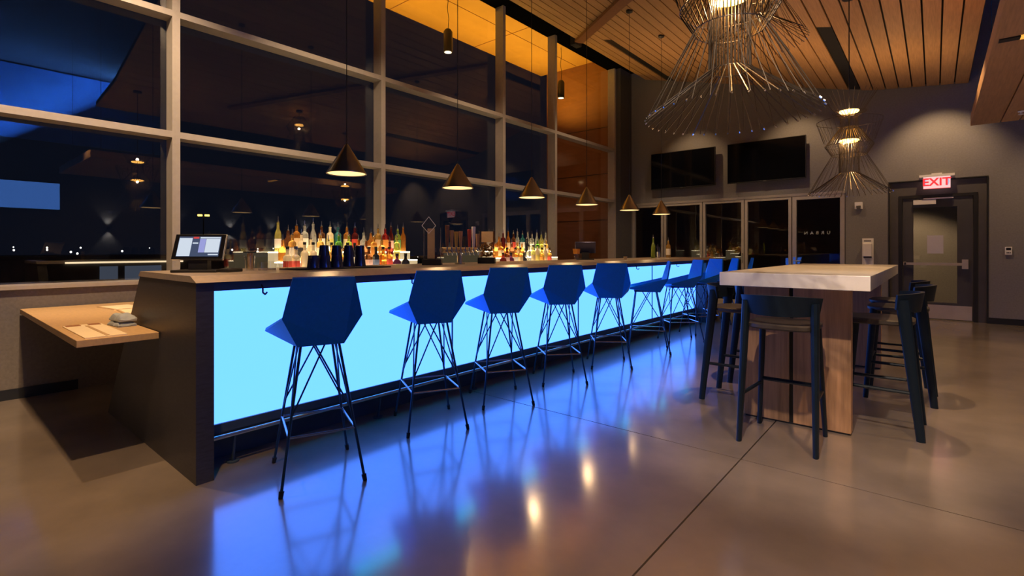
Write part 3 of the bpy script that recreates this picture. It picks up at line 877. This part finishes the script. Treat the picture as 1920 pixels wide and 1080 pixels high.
PROF = {'tall': [(0.036, 0), (0.041, 0.006), (0.041, 0.20), (0.036, 0.218), (0.016, 0.235), (0.0145, 0.285), (0.017, 0.287), (0.017, 0.297)],
        'round': [(0.030, 0), (0.045, 0.012), (0.048, 0.09), (0.044, 0.135), (0.018, 0.165), (0.015, 0.22), (0.017, 0.222), (0.017, 0.235)],
        'square': [(0.040, 0), (0.044, 0.006), (0.044, 0.155), (0.038, 0.175), (0.018, 0.19), (0.017, 0.235), (0.019, 0.237), (0.019, 0.25)],
        'slim': [(0.033, 0), (0.036, 0.006), (0.036, 0.185), (0.028, 0.225), (0.0145, 0.255), (0.014, 0.315), (0.016, 0.317), (0.016, 0.327)],
        'squat': [(0.040, 0), (0.052, 0.015), (0.054, 0.075), (0.044, 0.105), (0.020, 0.12), (0.018, 0.15), (0.021, 0.152), (0.021, 0.165)]}
SEG = {'square': 4}
_cache = {}


def bottle(shape, col, lab, spout, loc, label, group):
    key = (shape, col)
    root = thing('liquor_bottle', label, 'bottle', loc, random.uniform(-0.3, 0.3) + (R(45) if shape == 'square' else 0), group)
    if key not in _cache:
        _cache[key] = MB().lathe(PROF[shape], SEG.get(shape, 14)).mesh('glass_body', 'bottle_' + col, shape != 'square')
    obj('glass_body', _cache[key], root)
    p = PROF[shape]; r = p[2][0] + 0.0012; h = p[2][1]
    if lab:
        k2 = ('l', shape, lab)
        if k2 not in _cache:
            _cache[k2] = MB().lathe([(r, h * 0.22), (r, h * 0.78)], SEG.get(shape, 14), caps=False).mesh('paper_label', 'label_' + lab)
        obj('paper_label', _cache[k2], root)
    top = p[-1][1]
    k3 = ('s', shape, spout)
    if k3 not in _cache:
        if spout:
            _cache[k3] = MB().lathe([(0.012, top), (0.014, top + 0.012), (0.006, top + 0.02), (0.003, top + 0.07)], 8).mesh('pour_spout', 'steel')
        else:
            _cache[k3] = MB().lathe([(p[-1][0], top), (p[-1][0] + 0.001, top + 0.025), (p[-1][0] - 0.002, top + 0.03)], 10).mesh('cap', 'black')
    obj('pour_spout' if spout else 'cap', _cache[k3], root)


SH = {'tall': 'tall', 'round': 'round-shouldered', 'square': 'square', 'slim': 'slim', 'squat': 'squat'}
CN = {'darkred': 'dark red', 'clear': 'clear glass'}


def row(ys, x, z, specs, rowname, place, spout):
    for i, (y, sp_) in enumerate(zip(ys, specs)):
        shp, col, lab = sp_.split()
        lab = None if lab == '-' else lab
        bottle(shp, col, lab, spout and shp != 'squat', (x + random.uniform(-0.015, 0.015), y, z + 0.001),
               '%s %s bottle, %s from the left on the %s step of the %s shelf' % (SH[shp], CN.get(col, col), ORD[i], rowname, place),
               'liquor bottles on the %s lit shelf' % place)


row([2.62, 2.73, 2.83, 2.935, 3.04, 3.145, 3.25, 3.36, 3.475, 3.59, 3.71, 3.82, 3.945, 4.055, 4.15, 4.25, 4.345], XT, ZT,
    ['slim yellow white', 'round brown -', 'tall amber tan', 'tall clear white', 'slim clear -', 'tall brown white', 'tall cream yellow', 'tall teal -', 'tall orange tan',
     'tall darkred red', 'round clear -', 'round amber white', 'tall gold tan', 'tall red orange', 'slim darkred pink', 'tall lime green', 'slim amber -'], 'top', 'near', True)
row([2.60, 2.70, 2.81, 2.92, 3.03, 3.14, 3.27, 3.40, 3.53, 3.65, 3.77, 3.89, 4.00, 4.11], XM, ZM,
    ['round amber -', 'tall gold white', 'tall cream black', 'square cream -', 'tall gold white', 'round clear tan', 'tall green white', 'tall lime tan', 'square amber tan',
     'round brown white', 'tall gold orange', 'square gold -', 'round darkred tan', 'tall yellow -'], 'middle', 'near', True)
row([2.565, 2.66, 2.755, 2.86, 2.97, 3.08, 3.19, 3.29, 3.39, 3.49, 3.59, 3.69, 3.79, 3.89, 4.0, 4.13], XF, ZF,
    ['square cream red', 'square cream red', 'tall cream -', 'tall cream yellow', 'square clear tan', 'tall gold -', 'square amber tan', 'tall clear yellow', 'tall black white', 'square amber tan',
     'square brown pink', 'square black blue', 'square amber -', 'square orange red', 'squat purple white', 'squat black -'], 'front', 'near', False)
row([6.10, 6.21, 6.33, 6.46, 6.59, 6.72, 6.85, 6.98, 7.11, 7.25, 7.39, 7.52, 7.65], XT, ZT,
    ['tall clear white', 'slim brown -', 'round amber tan', 'tall darkred -', 'slim amber tan', 'tall brown red', 'slim clear -', 'tall teal white', 'slim clear -', 'tall clear white',
     'slim clear -', 'tall yellow -', 'slim clear white'], 'top', 'far', True)
row([6.08, 6.22, 6.36, 6.50, 6.64, 6.78, 6.92, 7.06, 7.20, 7.34, 7.48], XM, ZM,
    ['round orange -', 'square amber tan', 'round amber -', 'round brown -', 'square gold tan', 'round amber orange', 'slim black -', 'tall clear -', 'tall green white', 'tall yellow -', 'tall gold white'],
    'middle', 'far', True)
row([6.07, 6.18, 6.29, 6.40, 6.51, 6.63, 6.75, 6.87, 6.99, 7.11, 7.23, 7.36], XF, ZF,
    ['squat darkred -', 'square brown pink', 'squat purple red', 'square amber white', 'square gold tan', 'squat black -', 'tall clear -', 'tall yellow tan', 'tall cream yellow', 'square gold orange',
     'tall cream tan', 'square orange red'], 'front', 'far', False)

# ------------------------------------------------------------------ things on the counter
CT = 1.090
ps = thing('point_of_sale_terminal', 'tilted point of sale tablet with a lit screen at the near end of the bar', 'terminal', (-3.48, 1.13, CT), R(47))
MB().box(-0.13, 0.13, -0.07, 0.10, 0, 0.016).build('base', 'black', ps, bevel=0.004)
MB().box(-0.055, 0.055, -0.01, 0.04, 0.016, 0.09).build('stand', 'black', ps)
hd = bpy.data.objects.new('tablet', None); C.objects.link(hd); hd.parent = ps; hd.location = (0, 0.015, 0.155); hd.rotation_euler = (R(-22), 0, 0)
MB().box(-0.15, 0.15, -0.008, 0.012, -0.085, 0.085).build('casing', 'steel', hd, bevel=0.006)
MB().box(-0.146, 0.146, -0.011, -0.008, -0.081, 0.081).build('bezel', 'black_gloss', hd)
sc_ = MB().box(-0.122, 0.122, -0.0125, -0.011, -0.066, 0.066).build('screen', 'screen_navy', hd)
for nm, x0, x1, z0, z1, m in (('order_list', -0.120, -0.045, -0.064, 0.056, 'screen_white'), ('menu_column', 0.0, 0.035, -0.040, 0.050, 'screen_lilac'),
                              ('item_grid', 0.037, 0.118, -0.040, 0.050, 'screen_white'), ('title_bar', 0.0, 0.118, 0.053, 0.063, 'screen_white'),
                              ('red_button', -0.04, -0.008, 0.052, 0.064, 'screen_red'), ('button', -0.04, -0.008, 0.018, 0.026, 'screen_white'), ('button', 0.06, 0.118, -0.058, -0.050, 'screen_white')):
    MB().box(x0, x1, -0.0135, -0.0125, z0, z1).build(nm, m, hd)
p2 = thing('point_of_sale_terminal', 'dark point of sale tablet seen from behind, farther down the bar', 'terminal', (-3.70, 5.98, CT), R(-150))
MB().box(-0.12, 0.12, -0.08, 0.10, 0, 0.016).build('base', 'black', p2)
MB().box(-0.05, 0.05, -0.02, 0.05, 0.016, 0.10).build('stand', 'black', p2)
q = MB().box(-0.14, 0.14, -0.010, 0.012, -0.09, 0.09).build('tablet', 'tin_navy', p2, bevel=0.006, loc=(0, 0.0, 0.17)); q.rotation_euler = (R(-30), 0, 0)
sc = thing('card_reader', 'small black card reader lying in front of the lit tablet', 'card reader', (-3.36, 1.27, CT), R(30))
MB().box(-0.035, 0.035, -0.065, 0.065, 0, 0.022).build('body', 'black', sc, bevel=0.006)
MB().box(-0.025, 0.025, 0.01, 0.055, 0.022, 0.024).build('display', 'screen_glass', sc)
MB().box(-0.025, 0.025, -0.05, 0.0, 0.022, 0.025).build('keypad', 'door_casing', sc)
# cup of wooden stirrers
cu = thing('stirrer_cup', 'tumbler packed with wooden stirrers next to the lit tablet', 'cup', (-3.50, 1.44, CT))
MB().lathe([(0.026, 0), (0.034, 0.10), (0.032, 0.10), (0.024, 0.006)], 20, caps=False).build('tumbler', 'tumbler_glass', cu, True)
st = MB()
for k in range(22):
    a, rr = random.uniform(0, 6.28), random.uniform(0, 0.018)
    st.tube((rr * math.cos(a), rr * math.sin(a), 0.008), (1.25 * rr * math.cos(a + 0.3), 1.25 * rr * math.sin(a + 0.3), random.uniform(0.10, 0.12)), 0.0025, 4)
q = st.build('stirrers', 'wood_stick', cu); q['kind'] = 'stuff'
MB().box(-0.03, 0.03, -0.03, 0.03, 0.12, 0.127).build('lid', 'black', cu)


def tumbler(loc, h, label, wine=False):
    if wine:
        o = thing('wine_glass', label, 'glass', loc)
        MB().lathe([(0.032, 0), (0.030, 0.004), (0.004, 0.010), (0.004, 0.07)], 20).build('stem', 'tumbler_glass', o, True)
        MB().lathe([(0.004, 0.07), (0.030, 0.085), (0.038, 0.12), (0.032, 0.16)], 20, caps=False).build('bowl', 'tumbler_glass', o, True)
        return
    o = thing('glass_tumbler', label, 'glass', loc, 0, 'clear tumblers on the bar')
    MB().lathe([(0.028, 0), (0.033, h)], 18, caps=False).build('wall', 'tumbler_glass', o, True)
    MB().lathe([(0.028, 0), (0.028, 0.012)], 18).build('base', 'acrylic', o, True)


tumbler((-3.44, 1.50, CT), 0.055, 'short clear tumbler next to the cup of stirrers')
tumbler((-3.50, 1.585, CT), 0.06, 'clear tumbler just left of the wine glass, left one of the pair')
tumbler((-3.46, 1.65, CT), 0.06, 'clear tumbler just left of the wine glass, right one of the pair')
tumbler((-3.44, 1.73, CT), 0.0, 'slender wine glass at the left edge of the bar mat', True)
bm = MB().box(-0.10, 0.12, -0.36, 0.40, 0, 0.010).build('bar_mat', 'rubber', bevel=0.003, loc=(-3.40, 2.02, CT))
tag(bm, 'long black rubber bar mat under the shaker tins', 'mat')


def shaker():
    o = thing('shaker_tin', 'x', 'shaker', group='dark navy shaker tins on the bar mat')
    MB().lathe([(0.046, 0), (0.044, 0.005), (0.036, 0.085), (0.037, 0.088)], 22).build('lower_tin', 'tin_navy', o, True)
    MB().lathe([(0.038, 0.086), (0.038, 0.092), (0.031, 0.158), (0.027, 0.162)], 22).build('upper_tin', 'tin_navy', o, True)
    return o


sk = shaker()
for i, (x, y) in enumerate(((-3.42, 1.93), (-3.42, 2.03), (-3.42, 2.13), (-3.42, 2.23), (-3.33, 1.80), (-3.33, 1.885), (-3.33, 1.98))):
    o = sk if i == 0 else copy_tree(sk)
    if i >= 4:
        for ch in list(o.children):
            if ch.name.startswith('upper'): bpy.data.objects.remove(ch)
    o.location = (x, y, CT + 0.011)
    o['label'] = ('tall two-piece navy shaker tin, %s of four in the back row on the bar mat' if i < 4 else 'short upturned navy shaker tin, %s of three in the front row on the bar mat') % ORD[i % 4]
# acrylic display stand with a wire diamond
aw = thing('acrylic_display', 'clear acrylic display on a black base topped by a white wire diamond', 'display', (-3.46, 3.00, CT), R(40))
MB().box(-0.085, 0.085, -0.05, 0.05, 0, 0.055).build('base', 'black', aw, bevel=0.003)
MB().box(-0.075, 0.075, -0.006, 0.006, 0.055, 0.335).build('clear_sheet', 'acrylic_clear', aw)
MB().box(-0.045, 0.02, 0.007, 0.011, 0.06, 0.33).build('printed_card', 'label_tan', aw)
dm = MB().path([(-0.03, -0.01, 0.435), (0.032, -0.01, 0.355), (-0.03, -0.01, 0.285), (-0.092, -0.01, 0.355)], 0.0028, 6, True)
dm.build('wire_diamond', 'white_plastic', aw)
fb = MB()
for x in (-0.075, 0.075):
    fb.tube((x, 0, 0.055), (x, 0, 0.337), 0.003, 6)
fb.build('frame_rods', 'steel', aw)
# beer tower
tt = thing('beer_tower', 'steel beer tap tower with a row of wooden handles', 'beer tap', (-3.50, 3.38, CT))
MB().lathe([(0.05, 0), (0.05, 0.008), (0.026, 0.015), (0.026, 0.115)], 20).build('column', 'brass_steel', tt, True)
MB().tube((0, -0.235, 0.135), (0, 0.235, 0.135), 0.026, 16).build('manifold', 'brass_steel', tt, True)
hs_ = ['tap_wood_a', 'tap_wood_b', 'tap_gold', 'tap_wood_b', 'label_black', 'label_red', 'white_plastic', 'tap_wood_b']
hh = [0.20, 0.155, 0.145, 0.15, 0.10, 0.17, 0.20, 0.13]
for k in range(8):
    y = -0.205 + k * 0.058
    MB().tube((0.02, y, 0.13), (0.055, y, 0.115), 0.007, 6).tube((0.055, y, 0.12), (0.060, y, 0.085), 0.006, 6).build('faucet', 'steel', tt)
    MB().tube((0.045, y, 0.12), (0.045, y, 0.165), 0.006, 6).build('handle_collar', 'steel', tt)
    h = hh[k]
    MB().hexa([(0.036, y - 0.010, 0.165), (0.054, y - 0.010, 0.165), (0.054, y + 0.010, 0.165), (0.036, y + 0.010, 0.165)],
              [(0.034, y - 0.019, 0.165 + h), (0.056, y - 0.019, 0.165 + h), (0.056, y + 0.019, 0.165 + h), (0.034, y + 0.019, 0.165 + h)]).build('tap_handle', hs_[k], tt, bevel=0.003)
# jar of dried fruit on a black base
fj = thing('fruit_jar', 'large clear square jar of dried orange fruit on a black base', 'jar', (-3.48, 3.74, CT), R(35))
MB().box(-0.085, 0.085, -0.06, 0.06, 0, 0.06).build('base', 'black', fj, bevel=0.003)
jw = MB(); jw.box(-0.075, -0.071, -0.05, 0.05, 0.06, 0.33); jw.box(0.071, 0.075, -0.05, 0.05, 0.06, 0.33); jw.box(-0.071, 0.071, -0.05, -0.046, 0.06, 0.33); jw.box(-0.071, 0.071, 0.046, 0.05, 0.06, 0.33)
jw.build('jar_wall', 'acrylic_clear', fj)
fm = MB()
for k in range(70):
    c = Vector((random.uniform(-0.058, 0.058), random.uniform(-0.034, 0.034), random.uniform(0.072, 0.205)))
    a, b, r = random.uniform(0, 6.28), random.uniform(-1, 1), random.uniform(0.009, 0.013)
    d = Vector((math.cos(a), math.sin(a), b)).normalized() * 0.004
    fm.tube(c - d, c + d, r, 8)
q = fm.build('dried_fruit', 'fruit', fj); q['kind'] = 'stuff'
MB().box(-0.06, 0.06, 0.036, 0.040, 0.215, 0.325).build('backing_card', 'label_tan', fj)
# smaller things down the bar
oc = thing('straw_holder', 'bright orange topped straw holder on the far half of the bar', 'holder', (-3.55, 5.52, CT))
MB().lathe([(0.03, 0), (0.026, 0.07), (0.024, 0.10)], 16).build('cup', 'tumbler_glass', oc, True)
MB().hexa([(-0.028, -0.028, 0.085), (0.028, -0.028, 0.085), (0.028, 0.028, 0.085), (-0.028, 0.028, 0.085)], [(-0.036, -0.036, 0.15), (0.036, -0.036, 0.15), (0.036, 0.036, 0.15), (-0.036, 0.036, 0.15)]).build('orange_top', 'orange_card', oc)
cd = thing('tea_light_cup', 'tiny brass tea light cup near the edge of the bar', 'cup', (-3.30, 6.38, CT))
MB().lathe([(0.022, 0), (0.028, 0.045), (0.025, 0.045), (0.019, 0.006)], 18, caps=False).build('cup_wall', 'brass_steel', cd, True)
MB().lathe([(0.019, 0.0), (0.019, 0.02)], 14).build('wax', 'white_plastic', cd)
for i, (y, x, nm, col, lab) in enumerate(((7.95, -3.6, 'lime', 'lime', 'single lime green bottle standing alone on the far end of the bar'),)):
    bottle('slim', 'lime', None, True, (x, y, CT), lab, 'bottles on the far end of the bar')
bottle('tall', 'gold', 'white', True, (-3.62, 8.62, CT), 'gold bottle with a white label at the farthest end of the bar', 'bottles on the far end of the bar')
ut = thing('tool_caddy', 'steel caddy of bar spoons near the far end of the bar', 'caddy', (-3.6, 8.16, CT))
MB().lathe([(0.03, 0), (0.033, 0.10), (0.031, 0.10), (0.028, 0.006)], 18, caps=False).build('cup', 'steel', ut, True)
for k in range(4):
    a = k * 1.6
    MB().tube((0.012 * math.cos(a), 0.012 * math.sin(a), 0.01), (0.028 * math.cos(a), 0.028 * math.sin(a), 0.17 + 0.02 * k), 0.003, 5).build('bar_spoon', 'steel', ut)

# ------------------------------------------------------------------ outside the windows
gd = tag(MB().box(-90, -6.12, -60, 110, -0.3, -0.1).build('ground_outside', 'asphalt'), kind='structure')
gd2 = tag(MB().box(-6.1, 40, YF + 2.6, 110, -0.3, -0.1).build('ground_patio', 'asphalt'), kind='structure')
tag(MB().box(-9.0, 3.0, 17.0, 17.2, -0.1, 5.5).build('wall_sky_block', 'ext_wall'), kind='structure')  # added wall that blocks the navy sky behind the folding doors
sfm = MB().box(-8.6, -6.15, -4, 11.52, 6.18, 6.36)
sf = tag(sfm.build('ceiling_soffit', 'soffit'), kind='structure')
for y in (-1.2, 1.3, 3.8, 6.3, 8.8):
    MB().box(-8.6, -6.15, y - 0.006, y + 0.006, 6.172, 6.18).build('joint', 'ext_wall', sf)
MB().box(-7.406, -7.394, -4, 11.5, 6.173, 6.18).build('joint', 'ext_wall', sf)
ew = tag(MB().box(-8.4, -6.12, 11.52, 11.8, -0.1, 6.18).build('wall_outside', 'ext_wall'), kind='structure')
for z in (0.8, 2.0, 3.2, 4.4):
    MB().box(-8.4, -6.12, 11.514, 11.52, z - 0.006, z + 0.006).build('joint', 'black', ew)
for i, y in enumerate((6.455, 10.19)):
    o = thing('cylinder_pendant', ('nearer' if i == 0 else 'farther') + ' black cylinder pendant lamp hanging under the orange soffit outside', 'lamp', (-7.0, y, 4.94), 0, 'cylinder pendants outside the windows')
    MB().lathe([(0.078, 0.0), (0.085, 0.004), (0.085, 0.38), (0.05, 0.43), (0.012, 0.435)], 24).build('housing', 'cyl_black', o, True)
    MB().lathe([(0.066, -0.003), (0.066, 0.003)], 24).build('lens', 'cyl_glow', o)
    MB().path([(0, 0, 0.43), (0.02, 0.0, 0.62), (-0.015, 0.0, 0.82), (0.01, 0.0, 1.02), (0, 0, 1.24)], 0.006, 5).build('cord', 'black', o)
    spot('cylinder_light', (-7.0, y, 4.92), (-7.0, y, 0), 40, 90, 0.8, WARM, 0.05)
for y in (3.2, 6.1, 8.4, 10.5):
    spot('soffit_uplight', (-7.9, y, 4.3), (-7.3, y + 0.1, 6.2), 190, 150, 1.0, AMBER, 0.03)
# street lamps and far lights
o = thing('street_lamp', 'twin-headed amber street lamp out in the dark beyond the windows', 'street lamp', (-30.5, 10.14, -0.1), R(60))
MB().tube((0, 0, 0), (0, 0, 3.1), 0.03, 8).build('pole', 'black', o)
for q in (-1, 1):
    MB().tube((0, 0, 3.1), (q * 0.17, 0, 3.18), 0.02, 6).build('arm', 'black', o)
    MB().box(q * 0.17 - 0.10, q * 0.17 + 0.10, -0.07, 0.07, 3.15, 3.24).build('lamp_head', 'street_amber', o)
tl = MB()
for k in range(80):
    x = random.uniform(-85, -45); y = random.uniform(-12, 75); z = random.uniform(-0.05, 1.5)
    r = random.uniform(0.04, 0.10) * abs(x) / 60
    tl.lathe([(0.01, -r), (r * 0.8, -r * 0.5), (r * 0.8, r * 0.5), (0.01, r)], 6, (x, y, z))
q = tl.build('town_lights', 'street_white'); tag(q, 'scattered tiny lights of the town far beyond the windows', 'lights', kind='stuff')
hb = thing('distant_building', 'low pale building with lit strips far outside the left window', 'building', (-22.0, 1.0, -0.1))
MB().box(-5, 0, 0, 7.5, 0, 1.0).build('wall', 'far_build', hb)
MB().box(-5.2, 0.2, -0.2, 7.7, 1.0, 1.12).build('roof', 'wall_dark', hb)
MB().box(0.01, 0.05, 2.2, 5.6, 0.86, 0.92).build('light_strip', 'strip_warm', hb)
MB().box(0.01, 0.05, 3.0, 5.4, 0.18, 0.22).build('light_strip', 'strip_warm', hb)
MB().box(0.01, 0.04, 3.1, 3.6, 0.30, 0.75).build('window', 'dim_window', hb)
MB().box(0.01, 0.04, 3.8, 4.9, 0.25, 0.75).build('window', 'dim_window', hb)

# ------------------------------------------------------------------ the rest of the room, seen only as reflections in the glass
bw = tag(MB().box(XR - 0.05, XR, -1.5, 5.2, 4.2, 6.15).build('trim_4', 'blue_wall'), kind='structure')
d = bpy.data.lights.new('blue_cove', 'AREA'); d.shape = 'RECTANGLE'; d.size = 6.0; d.size_y = 0.1; d.energy = 650; d.color = (0.10, 0.34, 1.0)
o = bpy.data.objects.new('blue_cove', d); o.location = (XR - 0.7, 1.8, 4.25); o.rotation_euler = (R(180), R(-35), R(90)); C.objects.link(o)
for i, y in enumerate((3.68, 5.4, 7.04, 8.43, 9.75, 11.1)):
    o = thing('wall_sconce', 'up and down wall sconce on the side wall, %s from the near end' % ORD[i], 'lamp', (XR, y, 1.86), 0, 'wall sconces on the side wall')
    MB().box(-0.10, 0, -0.06, 0.06, -0.05, 0.05).build('body', 'black', o)
    spot('sconce_up', (XR - 0.06, y, 1.93), (XR - 0.02, y, 3), 45, 80, 0.5, (1, 0.93, 0.85), 0.03)
    spot('sconce_down', (XR - 0.06, y, 1.79), (XR - 0.02, y, 0.6), 45, 80, 0.5, (1, 0.93, 0.85), 0.03)
bs = thing('wall_screen', 'glowing blue screen on the side wall, mirrored in the left window', 'screen', (XR, 1.9, 2.70))
MB().box(-0.06, -0.02, -0.72, 0.72, -0.38, 0.38).build('casing', 'black', bs)
MB().box(-0.064, -0.060, -0.70, 0.70, -0.36, 0.36).build('display', 'blue_screen', bs)
MB().box(-0.02, 0.0, -0.2, 0.2, -0.15, 0.15).build('wall_bracket', 'black', bs)
